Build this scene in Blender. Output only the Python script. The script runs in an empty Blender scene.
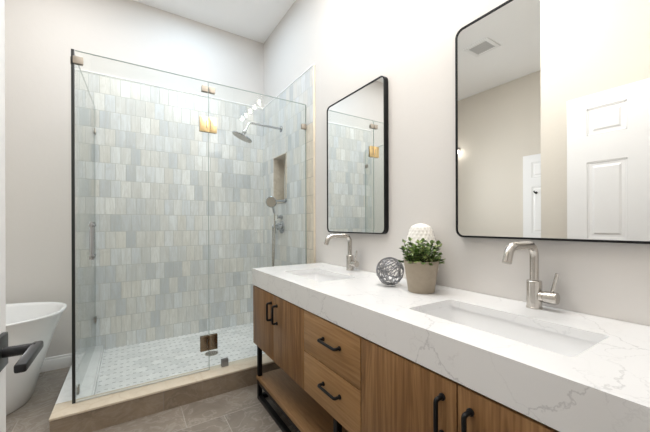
import bpy, bmesh, math, random
from mathutils import Vector, Matrix

# ------------------------------------------------------------------ camera
sc = bpy.context.scene
C = sc.collection
PI = math.pi
yaw, roll = math.radians(32.567), math.radians(-0.18)
cam_d = bpy.data.cameras.new('camera')
cam = bpy.data.objects.new('camera', cam_d)
C.objects.link(cam)
cam_d.sensor_width = 36.0
cam_d.lens = 307.18 / 650 * 36.0
cam_d.shift_y = 8.33 / 650
cam_d.clip_start = 0.02
F = Vector((math.sin(yaw), math.cos(yaw), 0))
R0 = Vector((math.cos(yaw), -math.sin(yaw), 0))
U0 = Vector((0, 0, 1))
Rt = R0 * math.cos(roll) + U0 * math.sin(roll)
Up = U0 * math.cos(roll) - R0 * math.sin(roll)
M = Matrix((Rt, Up, -F)).transposed().to_4x4()
M.translation = (0, 0, 1.143)
cam.matrix_world = M
sc.camera = cam

# ------------------------------------------------------------------ world, light, exposure
w = bpy.data.worlds.new('world'); sc.world = w; w.use_nodes = True
w.node_tree.nodes['Background'].inputs[0].default_value = (0.85, 0.9, 1, 1)
w.node_tree.nodes['Background'].inputs[1].default_value = 0.6
sc.view_settings.view_transform = 'Standard'
sc.view_settings.look = 'None'
sc.view_settings.gamma = 1
sc.view_settings.use_curve_mapping = False
sc.view_settings.exposure = 0.34
sc.cycles.use_denoising = True
sc.cycles.max_bounces = 12
sc.cycles.diffuse_bounces = 6
sc.cycles.glossy_bounces = 6
sc.cycles.transparent_max_bounces = 24
sc.cycles.caustics_reflective = False
sc.cycles.caustics_refractive = False


def area(name, loc, size, energy, col=(1, 1, 1), rot=(0, 0, 0), sy=None, spread=None, shape='DISK'):
    d = bpy.data.lights.new(name, 'AREA')
    d.shape = 'RECTANGLE' if sy else shape
    d.size = size
    if sy: d.size_y = sy
    if spread: d.spread = spread
    d.energy = energy; d.color = col
    o = bpy.data.objects.new(name, d); C.objects.link(o)
    o.location = loc; o.rotation_euler = rot
    return o


# added unseen fill lights near the ceiling: shower, tub, vanity, middle and hall behind
area('added_fill_shower', (0.50, 2.60, 3.12), 0.45, 8, (0.62, 0.82, 1.0))
area('added_fill_tub', (-0.45, 2.50, 3.12), 0.5, 7, (1.0, 0.99, 0.97))
area('added_fill_vanity', (0.82, 1.0, 3.12), 0.55, 22, (1.0, 0.985, 0.96), sy=1.3)
area('added_fill_room', (0.05, 1.35, 3.12), 0.6, 10, (1.0, 0.985, 0.96))
area('added_fill_hall', (0.1, -0.7, 3.0), 0.8, 14, (1.0, 0.98, 0.95))
# added soft fill at the back wall, left of the frame, no window built
area('added_fill_side', (-1.35, 3.16, 1.65), 0.8, 6, (0.95, 0.97, 1.0), (math.radians(-90), 0, 0), sy=1.1, spread=math.radians(120))


# ------------------------------------------------------------------ materials
def new_mat(name):
    m = bpy.data.materials.new(name); m.use_nodes = True
    nt = m.node_tree
    return m, nt, nt.nodes['Principled BSDF']


def simple(name, col, rough=0.5, metal=0.0, spec=0.5, coat=0.0, noise=0.0, nscale=30, bump=0.0):
    m, nt, b = new_mat(name)
    b.inputs['Base Color'].default_value = (*col, 1)
    b.inputs['Roughness'].default_value = rough
    b.inputs['Metallic'].default_value = metal
    b.inputs['Specular IOR Level'].default_value = spec
    b.inputs['Coat Weight'].default_value = coat
    if noise or bump:
        tc = nt.nodes.new('ShaderNodeTexCoord')
        n = nt.nodes.new('ShaderNodeTexNoise'); n.inputs['Scale'].default_value = nscale
        n.inputs['Detail'].default_value = 4
        nt.links.new(tc.outputs['Object'], n.inputs['Vector'])
        if noise:
            r = nt.nodes.new('ShaderNodeValToRGB')
            r.color_ramp.elements[0].position = 0.3; r.color_ramp.elements[1].position = 0.7
            r.color_ramp.elements[0].color = (*[c * (1 - noise) for c in col], 1)
            r.color_ramp.elements[1].color = (*[min(1, c * (1 + noise)) for c in col], 1)
            nt.links.new(n.outputs['Fac'], r.inputs['Fac'])
            nt.links.new(r.outputs['Color'], b.inputs['Base Color'])
        if bump:
            bp = nt.nodes.new('ShaderNodeBump'); bp.inputs['Strength'].default_value = bump
            bp.inputs['Distance'].default_value = 0.004
            nt.links.new(n.outputs['Fac'], bp.inputs['Height'])
            nt.links.new(bp.outputs['Normal'], b.inputs['Normal'])
    return m


class G:
    """tiny node graph helper"""
    def __init__(s, nt): s.nt = nt
    def n(s, t, **kw):
        x = s.nt.nodes.new(t)
        for k, v in kw.items(): setattr(x, k, v)
        return x
    def l(s, a, b): s.nt.links.new(a, b)
    def math(s, op, a, b=None, clamp=False):
        x = s.n('ShaderNodeMath', operation=op); x.use_clamp = clamp
        for i, v in enumerate((a, b)):
            if v is None: continue
            if isinstance(v, (int, float)): x.inputs[i].default_value = v
            else: s.l(v, x.inputs[i])
        return x.outputs[0]
    def mix(s, f, a, b, blend='MIX'):
        x = s.n('ShaderNodeMix', data_type='RGBA', blend_type=blend)
        for i, v in ((0, f), (6, a), (7, b)):
            if isinstance(v, (int, float)): x.inputs[i].default_value = v
            elif isinstance(v, tuple): x.inputs[i].default_value = (*v, 1)
            else: s.l(v, x.inputs[i])
        return x.outputs[2]
    def ramp(s, f, stops):
        x = s.n('ShaderNodeValToRGB'); e = x.color_ramp.elements
        while len(e) < len(stops): e.new(0.5)
        for el, (p, c) in zip(e, stops):
            el.position = p; el.color = (*c, 1)
        s.l(f, x.inputs['Fac']); return x.outputs['Color']
    def xyz(s, v):
        x = s.n('ShaderNodeSeparateXYZ'); s.l(v, x.inputs[0]); return x.outputs
    def comb(s, a, b, c=0):
        x = s.n('ShaderNodeCombineXYZ')
        for i, v in enumerate((a, b, c)):
            if isinstance(v, (int, float)): x.inputs[i].default_value = v
            else: s.l(v, x.inputs[i])
        return x.outputs[0]
    def noise(s, v, scale, detail=4, rough=0.5, dist=0):
        x = s.n('ShaderNodeTexNoise'); x.inputs['Scale'].default_value = scale
        x.inputs['Detail'].default_value = detail; x.inputs['Roughness'].default_value = rough
        x.inputs['Distortion'].default_value = dist
        s.l(v, x.inputs['Vector']); return x.outputs['Fac']
    def bump(s, h, st, dist, b):
        x = s.n('ShaderNodeBump'); x.inputs['Strength'].default_value = st; x.inputs['Distance'].default_value = dist
        s.l(h, x.inputs['Height']); s.l(x.outputs['Normal'], b.inputs['Normal'])


def tile_mat(name, uaxis, vaxis, tw, th, off_u, off_v, stops, grout, gw=0.003, shift=0.5, rough=0.25,
             streak=(1, 1), vein=None, bump=0.4, rows_alt=2, cloud=0.2):
    """running-bond tiles laid in world metres; each tile gets its own tone from stops"""
    m, nt, b = new_mat(name); g = G(nt)
    tc = g.n('ShaderNodeTexCoord')
    c = g.xyz(tc.outputs['Object'])
    u = g.math('ADD', c[uaxis], off_u); v = g.math('ADD', c[vaxis], off_v)
    vr = g.math('DIVIDE', v, th); row = g.math('FLOOR', vr)
    par = g.math('MODULO', g.math('ABSOLUTE', row), rows_alt)
    ur = g.math('ADD', g.math('DIVIDE', u, tw), g.math('MULTIPLY', par, shift))
    col = g.math('FLOOR', ur)
    fu = g.math('FRACT', ur); fv = g.math('FRACT', vr)
    du = g.math('MULTIPLY', g.math('MINIMUM', fu, g.math('SUBTRACT', 1, fu)), tw)
    dv = g.math('MULTIPLY', g.math('MINIMUM', fv, g.math('SUBTRACT', 1, fv)), th)
    d = g.math('MINIMUM', du, dv)
    inside = g.math('GREATER_THAN', d, gw / 2)
    wn = g.n('ShaderNodeTexWhiteNoise', noise_dimensions='2D')
    g.l(g.comb(col, row), wn.inputs['Vector'])
    seed = wn.outputs['Value']
    tone = g.ramp(seed, stops)
    sv = g.comb(g.math('ADD', g.math('MULTIPLY', u, streak[0]), g.math('MULTIPLY', seed, 37)),
                g.math('MULTIPLY', v, streak[1]), g.math('MULTIPLY', seed, 11))
    st = g.noise(sv, 1, 5, 0.6, 0.6)
    fac = g.ramp(st, [(0.3, (1 - cloud,) * 3), (0.7, (1 + 0, ) * 3)])
    tone = g.mix(1.0, tone, fac, 'MULTIPLY')
    if vein:
        vn = g.noise(sv, vein[1], 3, 0.6, 1.5)
        vf = g.math('SUBTRACT', 1, g.math('MULTIPLY', g.math('ABSOLUTE', g.math('SUBTRACT', vn, 0.5)), vein[2]), True)
        tone = g.mix(g.math('MULTIPLY', vf, vein[3]), tone, vein[0])
    colr = g.mix(inside, grout, tone)
    g.l(colr, b.inputs['Base Color'])
    rr = g.math('ADD', g.math('MULTIPLY', inside, rough - 0.8), 0.8)
    g.l(rr, b.inputs['Roughness'])
    h = g.math('MULTIPLY', d, 1 / (gw), True)
    h2 = g.math('ADD', h, g.math('MULTIPLY', seed, 0.3))
    g.bump(h2, bump, 0.002, b)
    return m


def paint(name, col, rough=0.65):
    m, nt, b = new_mat(name); g = G(nt)
    tc = g.n('ShaderNodeTexCoord')
    b.inputs['Base Color'].default_value = (*col, 1)
    b.inputs['Roughness'].default_value = rough
    b.inputs['Specular IOR Level'].default_value = 0.3
    n = g.noise(tc.outputs['Object'], 9, 5, 0.6)
    g.bump(n, 0.25, 0.006, b)
    return m


def wood_mat(name, grain, tones, seed=0):
    m, nt, b = new_mat(name); g = G(nt)
    tc = g.n('ShaderNodeTexCoord')
    c = g.xyz(tc.outputs['Object'])
    sc_ = [9.0, 9.0, 9.0]; sc_[grain] = 0.8
    v = g.comb(*[g.math('ADD', g.math('MULTIPLY', c[i], sc_[i]), seed * 3.1) for i in range(3)])
    n1 = g.noise(v, 1.0, 4, 0.55, 1.2)
    s2 = [110.0, 110.0, 110.0]; s2[grain] = 3.0
    v2 = g.comb(*[g.math('MULTIPLY', c[i], s2[i]) for i in range(3)])
    n2 = g.noise(v2, 1.0, 3, 0.6, 0.3)
    # cathedral rings from a distorted distance
    rings = g.math('FRACT', g.math('MULTIPLY', n1, 9.0))
    rings = g.math('ABSOLUTE', g.math('SUBTRACT', rings, 0.5))
    f = g.math('ADD', g.math('MULTIPLY', n1, 0.46), g.math('ADD', g.math('MULTIPLY', rings, 0.18), g.math('MULTIPLY', n2, 0.50)))
    colr = g.ramp(f, [(0.28, tones[0]), (0.5, tones[1]), (0.72, tones[2])])
    g.l(colr, b.inputs['Base Color'])
    b.inputs['Roughness'].default_value = 0.48
    b.inputs['Specular IOR Level'].default_value = 0.35
    g.bump(n2, 0.25, 0.001, b)
    return m


def marble_mat(name, base, vein, scale, width, strength, rough=0.12, cloud=0.05, seed=0.0):
    m, nt, b = new_mat(name); g = G(nt)
    tc = g.n('ShaderNodeTexCoord')
    mp = g.n('ShaderNodeMapping'); mp.inputs['Location'].default_value = (seed, seed * 1.7, seed * .6)
    g.l(tc.outputs['Object'], mp.inputs['Vector'])
    V = mp.outputs[0]
    nz = g.n('ShaderNodeTexNoise'); nz.inputs['Scale'].default_value = 5.0; nz.inputs['Detail'].default_value = 6
    nz.inputs['Roughness'].default_value = 0.62
    g.l(V, nz.inputs['Vector'])
    sub = g.n('ShaderNodeVectorMath', operation='SUBTRACT'); g.l(nz.outputs['Color'], sub.inputs[0]); sub.inputs[1].default_value = (.5, .5, .5)
    sca = g.n('ShaderNodeVectorMath', operation='SCALE'); g.l(sub.outputs[0], sca.inputs[0]); sca.inputs['Scale'].default_value = 0.22
    add = g.n('ShaderNodeVectorMath', operation='ADD'); g.l(V, add.inputs[0]); g.l(sca.outputs[0], add.inputs[1])
    tot = None
    for s_, wd, k in ((scale, width, 1.0), (scale * 2.3, width * 0.7, 0.55)):
        vo = g.n('ShaderNodeTexVoronoi', feature='DISTANCE_TO_EDGE'); vo.inputs['Scale'].default_value = s_
        g.l(add.outputs[0], vo.inputs['Vector'])
        d = g.math('SUBTRACT', 1, g.math('DIVIDE', vo.outputs['Distance'], wd * s_), True)
        msk = g.noise(V, s_ * 1.3, 2, 0.5)
        mk = g.math('MULTIPLY', g.math('SUBTRACT', msk, 0.36), 6.0, True)
        d = g.math('MULTIPLY', g.math('MULTIPLY', d, mk), k)
        tot = d if tot is None else g.math('MAXIMUM', tot, d)
    cl = g.noise(V, 2.2, 5, 0.6)
    basec = g.mix(g.math('MULTIPLY', g.math('SUBTRACT', cl, 0.45), cloud * 12, True), base, tuple(x * (1 - cloud * 2) for x in base))
    colr = g.mix(g.math('MULTIPLY', tot, strength), basec, vein)
    g.l(colr, b.inputs['Base Color'])
    b.inputs['Roughness'].default_value = rough
    return m


def glass_mat(name, tint):
    m = bpy.data.materials.new(name); m.use_nodes = True
    nt = m.node_tree; nt.nodes.clear(); g = G(nt)
    out = g.n('ShaderNodeOutputMaterial')
    tr = g.n('ShaderNodeBsdfTransparent'); tr.inputs[0].default_value = (*tint, 1)
    gl = g.n('ShaderNodeBsdfGlossy'); gl.inputs['Roughness'].default_value = 0.0
    fr = g.n('ShaderNodeFresnel'); fr.inputs['IOR'].default_value = 1.5
    geo = g.n('ShaderNodeNewGeometry')
    front = g.math('SUBTRACT', 1, geo.outputs['Backfacing'])
    mx = g.n('ShaderNodeMixShader')
    g.l(g.math('MULTIPLY', g.math('MULTIPLY', fr.outputs[0], 1.25), front), mx.inputs[0])
    g.l(tr.outputs[0], mx.inputs[1]); g.l(gl.outputs[0], mx.inputs[2]); g.l(mx.outputs[0], out.inputs[0])
    return m


def emis(name, col, st):
    m, nt, b = new_mat(name)
    b.inputs['Base Color'].default_value = (*col, 1)
    b.inputs['Emission Color'].default_value = (*col, 1)
    b.inputs['Emission Strength'].default_value = st
    return m


wall_paint = paint('greige_wall_paint', (0.66, 0.635, 0.61))
beige_paint = paint('beige_wall_paint', (0.68, 0.635, 0.565))
ceil_paint = paint('white_ceiling_paint', (0.93, 0.93, 0.93), 0.8)
white_trim = simple('white_trim_paint', (0.86, 0.86, 0.86), 0.35)
marble_stops = [(0.0, (0.55, 0.58, 0.60)), (0.16, (0.63, 0.66, 0.685)), (0.34, (0.70, 0.705, 0.69)), (0.55, (0.76, 0.745, 0.705)), (0.78, (0.70, 0.73, 0.755)), (1.0, (0.84, 0.84, 0.82))]
tile_back = tile_mat('marble_wall_tile_back', 0, 2, 0.0745, 0.146, 10.227, 10.155, marble_stops,
                     (0.47, 0.48, 0.46), 0.0042, 0.5, 0.22, (30, 4), ((0.50, 0.48, 0.43), 0.7, 10, 0.30), cloud=0.15)
tile_right = tile_mat('marble_wall_tile_side', 1, 2, 0.0745, 0.146, 10.01, 10.155, marble_stops,
                      (0.47, 0.48, 0.46), 0.0042, 0.5, 0.22, (30, 4), ((0.50, 0.48, 0.43), 0.7, 10, 0.30), cloud=0.15)
edge_tile = simple('cream_stone_edge_trim', (0.70, 0.62, 0.49), 0.35, noise=0.06, nscale=20)
cream_stone = marble_mat('cream_marble_curb', (0.74, 0.655, 0.53), (0.60, 0.48, 0.34), 5, 0.012, 0.5, 0.25, 0.06, 3)
white_stone = marble_mat('white_marble_sill', (0.76, 0.77, 0.77), (0.6, 0.6, 0.6), 6, 0.012, 0.4, 0.2, 0.03, 1)
niche_stone = marble_mat('beige_niche_stone', (0.56, 0.50, 0.42), (0.38, 0.32, 0.25), 9, 0.01, 0.5, 0.3, 0.06, 2)
floor_tile = tile_mat('taupe_floor_tile', 0, 1, 0.616, 0.305, 10 * 0.616 - 0.067, 10 * 0.305 - 0.0490 + 0.305,
                      [(0, (0.265, 0.225, 0.188)), (0.5, (0.325, 0.278, 0.232)), (1, (0.295, 0.252, 0.212))], (0.40, 0.365, 0.325),
                      0.005, 0.333, 0.3, (7, 7), ((0.48, 0.44, 0.40), 1.0, 22, 0.35), cloud=0.3, rows_alt=3)
curb_tile = tile_mat('taupe_curb_tile', 0, 2, 0.616, 0.3, 10 * 0.616 - 0.067 + 0.3, 10.05, [(0, (0.33, 0.26, 0.19)), (1, (0.38, 0.305, 0.225))],
                     (0.28, 0.25, 0.22), 0.004, 0.333, 0.35, (7, 9), ((0.38, 0.32, 0.26), 1.0, 22, 0.4), cloud=0.4)


def mosaic_mat():
    m, nt, b = new_mat('white_mosaic_with_grey_dots'); g = G(nt)
    tc = g.n('ShaderNodeTexCoord'); c = g.xyz(tc.outputs['Object'])
    P = 0.078
    ur = g.math('DIVIDE', g.math('ADD', c[0], 5), P); vr = g.math('DIVIDE', g.math('ADD', c[1], 5), P)
    row = g.math('FLOOR', vr)
    ur = g.math('ADD', ur, g.math('MULTIPLY', g.math('MODULO', row, 2), 0.5))
    fu = g.math('FRACT', ur); fv = g.math('FRACT', vr)
    eu = g.math('MINIMUM', fu, g.math('SUBTRACT', 1, fu)); ev = g.math('MINIMUM', fv, g.math('SUBTRACT', 1, fv))
    dot = g.math('MULTIPLY', g.math('LESS_THAN', eu, 0.12), g.math('LESS_THAN', ev, 0.15))
    line = g.math('LESS_THAN', g.math('MINIMUM', eu, ev), 0.014)
    wn = g.n('ShaderNodeTexWhiteNoise', noise_dimensions='2D'); g.l(g.comb(g.math('FLOOR', ur), row), wn.inputs['Vector'])
    tone = g.ramp(wn.outputs['Value'], [(0, (0.70, 0.71, 0.71)), (0.5, (0.80, 0.80, 0.80)), (1, (0.85, 0.85, 0.85))])
    cl = g.noise(tc.outputs['Object'], 14, 4, 0.6)
    tone = g.mix(1.0, tone, g.ramp(cl, [(0.35, (0.9,) * 3), (0.65, (1,) * 3)]), 'MULTIPLY')
    k = g.mix(line, tone, (0.73, 0.73, 0.72))
    k = g.mix(dot, k, (0.42, 0.43, 0.43))
    g.l(k, b.inputs['Base Color']); b.inputs['Roughness'].default_value = 0.3
    return m


mosaic = mosaic_mat()
quartz = marble_mat('white_quartz_grey_veins', (0.80, 0.80, 0.80), (0.40, 0.40, 0.41), 2.6, 0.0034, 0.48, 0.10, 0.01, 7.3)
porcelain = simple('white_porcelain', (0.84, 0.84, 0.84), 0.12, coat=0.3)
acrylic = simple('white_tub_acrylic', (0.84, 0.85, 0.86), 0.2)
oak_tones = [(0.070, 0.029, 0.009), (0.195, 0.095, 0.033), (0.33, 0.182, 0.075)]
oak_v = wood_mat('oak_vertical_grain', 2, oak_tones)
oak_h = wood_mat('oak_drawer_grain', 1, [(0.18, 0.09, 0.032), (0.31, 0.17, 0.068), (0.41, 0.245, 0.11)], 5)
oak_s = wood_mat('oak_shelf_grain', 1, [(0.17, 0.088, 0.036), (0.26, 0.14, 0.06), (0.34, 0.20, 0.09)], 9)
dark_gap = simple('painted_gap_shade', (0.05, 0.03, 0.018), 0.8)
black_metal = simple('matte_black_metal', (0.004, 0.004, 0.0045), 0.45, 0.0, 0.25, noise=0.1)
lever_black = simple('satin_black_lever', (0.022, 0.022, 0.024), 0.36, 0.4)
nickel = simple('brushed_nickel', (0.56, 0.53, 0.49), 0.24, 1.0, noise=0.04, nscale=80)
chrome = simple('polished_chrome', (0.50, 0.52, 0.54), 0.12, 1.0)
dark_nickel = simple('dark_nickel', (0.42, 0.39, 0.35), 0.28, 1.0)
satin = simple('satin_nickel_clamp', (0.40, 0.36, 0.31), 0.55, 0.7)
grey_clip = simple('grey_metal_clip', (0.30, 0.30, 0.31), 0.45, 0.8)
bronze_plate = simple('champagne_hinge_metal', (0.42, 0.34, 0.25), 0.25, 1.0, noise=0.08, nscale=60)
gold_reflection_plate = simple('nickel_painted_gold_reflection', (0.86, 0.66, 0.36), 0.3, 1.0, noise=0.06, nscale=60)  # nickel hinge; its warm reflection is painted as a gold base colour
mirror_m = simple('mirror_silver', (0.91, 0.92, 0.915), 0.0, 1.0)
glass = glass_mat('clear_shower_glass', (0.975, 0.99, 0.985))
glass_edge = simple('dark_green_glass_edge', (0.42, 0.49, 0.47), 0.25)
black_seal = simple('black_corner_seal', (0.015, 0.018, 0.017), 0.35)
rubber = simple('grey_door_sweep', (0.62, 0.62, 0.60), 0.4)
pot_m = simple('taupe_pot_clay', (0.325, 0.272, 0.205), 0.55, noise=0.05, nscale=60, bump=0.1)
soil_m = simple('dark_soil', (0.04, 0.028, 0.018), 0.95, noise=0.4, nscale=200, bump=0.8)
leaf_a = simple('green_leaf', (0.16, 0.25, 0.07), 0.45, noise=0.35, nscale=40)
leaf_b = simple('dark_green_leaf', (0.075, 0.13, 0.04), 0.45, noise=0.3, nscale=40)
leaf_c = simple('light_green_leaf', (0.34, 0.42, 0.16), 0.45, noise=0.3, nscale=40)
stem_m = simple('brown_green_stem', (0.09, 0.075, 0.03), 0.7)
vase_m = simple('white_textured_ceramic', (0.82, 0.79, 0.74), 0.6)
wire_m = simple('silver_wire', (0.30, 0.30, 0.31), 0.38, 0.85)
bulb_m = emis('frosted_bulb_glass', (1.0, 0.94, 0.86), 105)
shade_glass = glass_mat('clear_lamp_shade', (0.97, 0.97, 0.97))
vent_m = simple('grey_vent_paint', (0.60, 0.60, 0.60), 0.5)

# ------------------------------------------------------------------ mesh helpers


def merge(dst, src):
    me = bpy.data.meshes.new('t'); src.to_mesh(me); src.free(); dst.from_mesh(me); bpy.data.meshes.remove(me)


def bx(bm, x0, x1, y0, y1, z0, z1, bev=0.0, seg=2, mat=0):
    t = bmesh.new()
    bmesh.ops.create_cube(t, size=1)
    sx, sy, sz = abs(x1 - x0), abs(y1 - y0), abs(z1 - z0)
    for v in t.verts:
        v.co = Vector(((x0 + x1) / 2 + v.co.x * sx, (y0 + y1) / 2 + v.co.y * sy, (z0 + z1) / 2 + v.co.z * sz))
    if bev:
        bmesh.ops.bevel(t, geom=list(t.edges), offset=min(bev, min(sx, sy, sz) * .45), segments=seg, affect='EDGES', profile=0.5)
    for f in t.faces: f.material_index = mat
    merge(bm, t)
    return bm


def frame_for(d):
    d = d.normalized()
    a = Vector((0, 0, 1)) if abs(d.z) < 0.9 else Vector((1, 0, 0))
    u = d.cross(a).normalized(); return u, d.cross(u).normalized()


def tube(bm, pts, r, seg=12, cap=True, closed=False):
    pts = [Vector(p) for p in pts]; n = len(pts)
    rs = r if isinstance(r, (list, tuple)) else [r] * n
    rings = []; u = None
    for i, p in enumerate(pts):
        if closed: d = pts[(i + 1) % n] - pts[i - 1]
        else: d = pts[min(i + 1, n - 1)] - pts[max(i - 1, 0)]
        d.normalize()
        if u is None: u, v = frame_for(d)
        else:
            u = (u - d * u.dot(d)).normalized(); v = d.cross(u).normalized()
        rings.append([bm.verts.new(p + (u * math.cos(2 * PI * k / seg) + v * math.sin(2 * PI * k / seg)) * rs[i]) for k in range(seg)])
    m = n if closed else n - 1
    for i in range(m):
        a, b = rings[i], rings[(i + 1) % n]
        for k in range(seg):
            f = bm.faces.new((a[k], a[(k + 1) % seg], b[(k + 1) % seg], b[k])); f.smooth = True
    if cap and not closed:
        bm.faces.new(rings[0][::-1]); bm.faces.new(rings[-1])
    return bm


def cyl(bm, p0, p1, r0, r1=None, seg=28, bev=0.0):
    r1 = r0 if r1 is None else r1
    p0, p1 = Vector(p0), Vector(p1)
    d = (p1 - p0).normalized()
    if bev:
        prof = [(0, r0 - bev), (bev * .3, r0 - bev * .3), (bev, r0)]
        L = (p1 - p0).length
        prof += [(L - bev, r1), (L - bev * .3, r1 - bev * .3), (L, r1 - bev)]
        tube2(bm, p0, d, prof, seg)
    else:
        tube2(bm, p0, d, [(0, r0), ((p1 - p0).length, r1)], seg)
    return bm


def tube2(bm, o, d, prof, seg=28, cap0=True, cap1=True, smooth=True):
    """lathe along direction d from o; prof = [(distance, radius)]"""
    u, v = frame_for(d); rings = []
    for t, r in prof:
        rings.append([bm.verts.new(o + d * t + (u * math.cos(2 * PI * k / seg) + v * math.sin(2 * PI * k / seg)) * max(r, 1e-5)) for k in range(seg)])
    for a, b in zip(rings, rings[1:]):
        for k in range(seg):
            f = bm.faces.new((a[k], a[(k + 1) % seg], b[(k + 1) % seg], b[k])); f.smooth = smooth
    if cap0: bm.faces.new(rings[0][::-1])
    if cap1: bm.faces.new(rings[-1])
    return bm


def arc(c, a, b, r, n, a0, a1):
    """points of an arc in the plane of unit vectors a, b about c"""
    c, a, b = Vector(c), Vector(a), Vector(b)
    return [c + a * r * math.cos(a0 + (a1 - a0) * i / n) + b * r * math.sin(a0 + (a1 - a0) * i / n) for i in range(n + 1)]


def wloc(o):
    v = Vector((0, 0, 0))
    while o is not None: v += o.location; o = o.parent
    return v


def obj(name, bm, mats, parent=None, origin=None, smooth_angle=35):
    """link a world-space bmesh as one object; its origin is `origin` (world) or its parent's"""
    base = wloc(parent) if parent is not None else Vector((0, 0, 0))
    org = Vector(origin) if origin is not None else base
    bmesh.ops.recalc_face_normals(bm, faces=list(bm.faces))
    for v in bm.verts: v.co -= org
    me = bpy.data.meshes.new(name); bm.to_mesh(me); bm.free()
    for m in (mats if isinstance(mats, (list, tuple)) else [mats]): me.materials.append(m)
    for p in me.polygons: p.use_smooth = True
    try: me.set_sharp_from_angle(angle=math.radians(smooth_angle))
    except Exception: pass
    o = bpy.data.objects.new(name, me); C.objects.link(o)
    o.parent = parent; o.location = org - base
    return o


def tag(o, label=None, cat=None, group=None, kind=None):
    if label: o['label'] = label
    if cat: o['category'] = cat
    if group: o['group'] = group
    if kind: o['kind'] = kind
    return o


def thing(name, label, cat, loc, group=None):
    o = bpy.data.objects.new(name, None); C.objects.link(o)
    o.location = loc; o.empty_display_size = 0.1
    return tag(o, label, cat, group)


def struct(name, bm, m, origin=None, label=None, cat=None):
    o = obj(name, bm, m, None, origin, 12 if name.startswith('door') else 30); tag(o, label, cat, None, 'structure'); return o


def B(*boxes, bev=0.0):
    bm = bmesh.new()
    for b in boxes: bx(bm, *b, bev=bev)
    return bm


def copy_tree(o, parent=None):
    c = o.copy(); C.objects.link(c); c.parent = parent
    for ch in list(o.children): copy_tree(ch, c)
    return c


# ------------------------------------------------------------------ room
HC = 3.135          # ceiling
DB = 3.21           # back wall face
RX = 1.255          # vanity wall face
LX = -2.05          # left wall face
FY = -1.60          # hall end
T = 0.12

struct('floor', B((LX - T, RX + T, FY - T, DB + T, -0.10, 0.0)), floor_tile, label='taupe stone-look floor tiles in a running bond', cat='floor')
struct('ceiling', B((LX - T, RX + T, FY - T, DB + T, HC, HC + 0.1)), ceil_paint, label='smooth white ceiling', cat='ceiling')
# vanity wall with the niche opening left free
NY0, NY1, NZ0, NZ1 = 2.610, 2.905, 1.350, 1.815
struct('wall_right', B((RX, RX + T, FY, NY0, 0, HC), (RX, RX + T, NY1, DB + T, 0, HC),
                       (RX, RX + T, NY0, NY1, 0, NZ0), (RX, RX + T, NY0, NY1, NZ1, HC)), wall_paint,
       label='greige painted wall behind the vanity and mirrors', cat='wall')
struct('wall_back', B((LX - T, RX, DB, DB + T, 0, HC)), wall_paint, label='greige painted wall behind the tub and above the shower tile', cat='wall')
struct('wall_left', B((LX - T, LX, FY, DB, 0, HC)), beige_paint, label='beige side wall seen in the large mirror', cat='wall')
struct('wall_closet', B((LX, -0.36, -0.04, 1.155, 0, HC)), beige_paint, label='beige wall corner behind the open white door, seen in the mirror', cat='wall')
struct('wall_front', B((0.58, RX, -0.04, 0.08, 0, HC), (-0.36, 0.58, -0.04, 0.08, 2.10, HC)), wall_paint, label='greige wall around the doorway the room is seen from', cat='wall')
struct('wall_hall', B((LX, RX, FY - T, FY, 0, HC)), wall_paint, label='hall wall behind the viewer', cat='wall')

# tile cladding
struct('wall_shower_back', B((-0.351, 1.243, 3.20, DB, 0.0, 2.411)), tile_back, label='pale marble subway tiles set upright on the shower back wall', cat='wall')
struct('wall_shower_right', B((1.243, RX, 2.235, NY0, 0, 2.411), (1.243, RX, 2.118, 2.235, 1.96, 2.411), (1.243, RX, NY1, DB, 0, 2.411),
                              (1.243, RX, NY0, NY1, 0, NZ0), (1.243, RX, NY0, NY1, NZ1, 2.411)), tile_right,
       label='pale marble tiles on the shower side wall with the recessed niche', cat='wall')
cream_tile = tile_mat('cream_wall_tile', 1, 2, 0.0745, 0.146, 10.01, 10.155, [(0.0, (0.66, 0.60, 0.48)), (0.5, (0.72, 0.66, 0.55)), (1.0, (0.76, 0.70, 0.60))],
                      (0.45, 0.42, 0.36), 0.0042, 0.5, 0.3, (16, 7), ((0.50, 0.44, 0.34), 0.8, 12, 0.3), cloud=0.14)
struct('trim_4', B((1.243, RX, 2.118, 2.235, 0, 1.96)), cream_tile, label='cream tiles beside the fixed glass panel, outside the shower', cat='trim')
struct('trim_1', B((1.240, RX, 2.104, 2.118, 0.0, 2.411), bev=0.003), edge_tile, label='cream edge strip where the shower tile meets the painted wall', cat='trim')
struct('trim_2', B((-0.351, 1.243, 3.196, DB, 2.411, 2.421), (1.240, RX, 2.104, DB, 2.411, 2.421), bev=0.002), white_trim, label='white trim line along the top of the shower tile', cat='trim')
# niche lining
n = 0.008
bm = B((1.236, RX + 0.10, NY0, NY0 + n, NZ0, NZ1), (1.236, RX + 0.10, NY1 - n, NY1, NZ0, NZ1),
       (1.236, RX + 0.10, NY0, NY1, NZ0, NZ0 + n), (1.236, RX + 0.10, NY0, NY1, NZ1 - n, NZ1))
struct('trim_3', bm, niche_stone, label='beige stone lining of the shower niche', cat='trim')
struct('wall_niche_back', B((RX + 0.095, RX + 0.105, NY0, NY1, NZ0, NZ1)), tile_right, label='tiled back of the shower niche', cat='wall')

# baseboards
def baseboard(name, x0, x1, y0, y1, label):
    bm = bmesh.new(); bx(bm, x0, x1, y0, y1, 0, 0.085, 0.002)
    if x1 - x0 > y1 - y0: bx(bm, x0, x1, y0 + 0.005, y1, 0.085, 0.105, 0.004)
    else: bx(bm, x0, x1 - 0.005, y0, y1, 0.085, 0.105, 0.004)
    struct(name, bm, white_trim, label=label, cat='baseboard')
baseboard('baseboard_back', LX, -0.352, DB - 0.016, DB, 'white baseboard between the tub and the shower')
baseboard('baseboard_left', LX, LX + 0.016, 2.06, DB - 0.016, 'white baseboard along the left wall')

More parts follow.
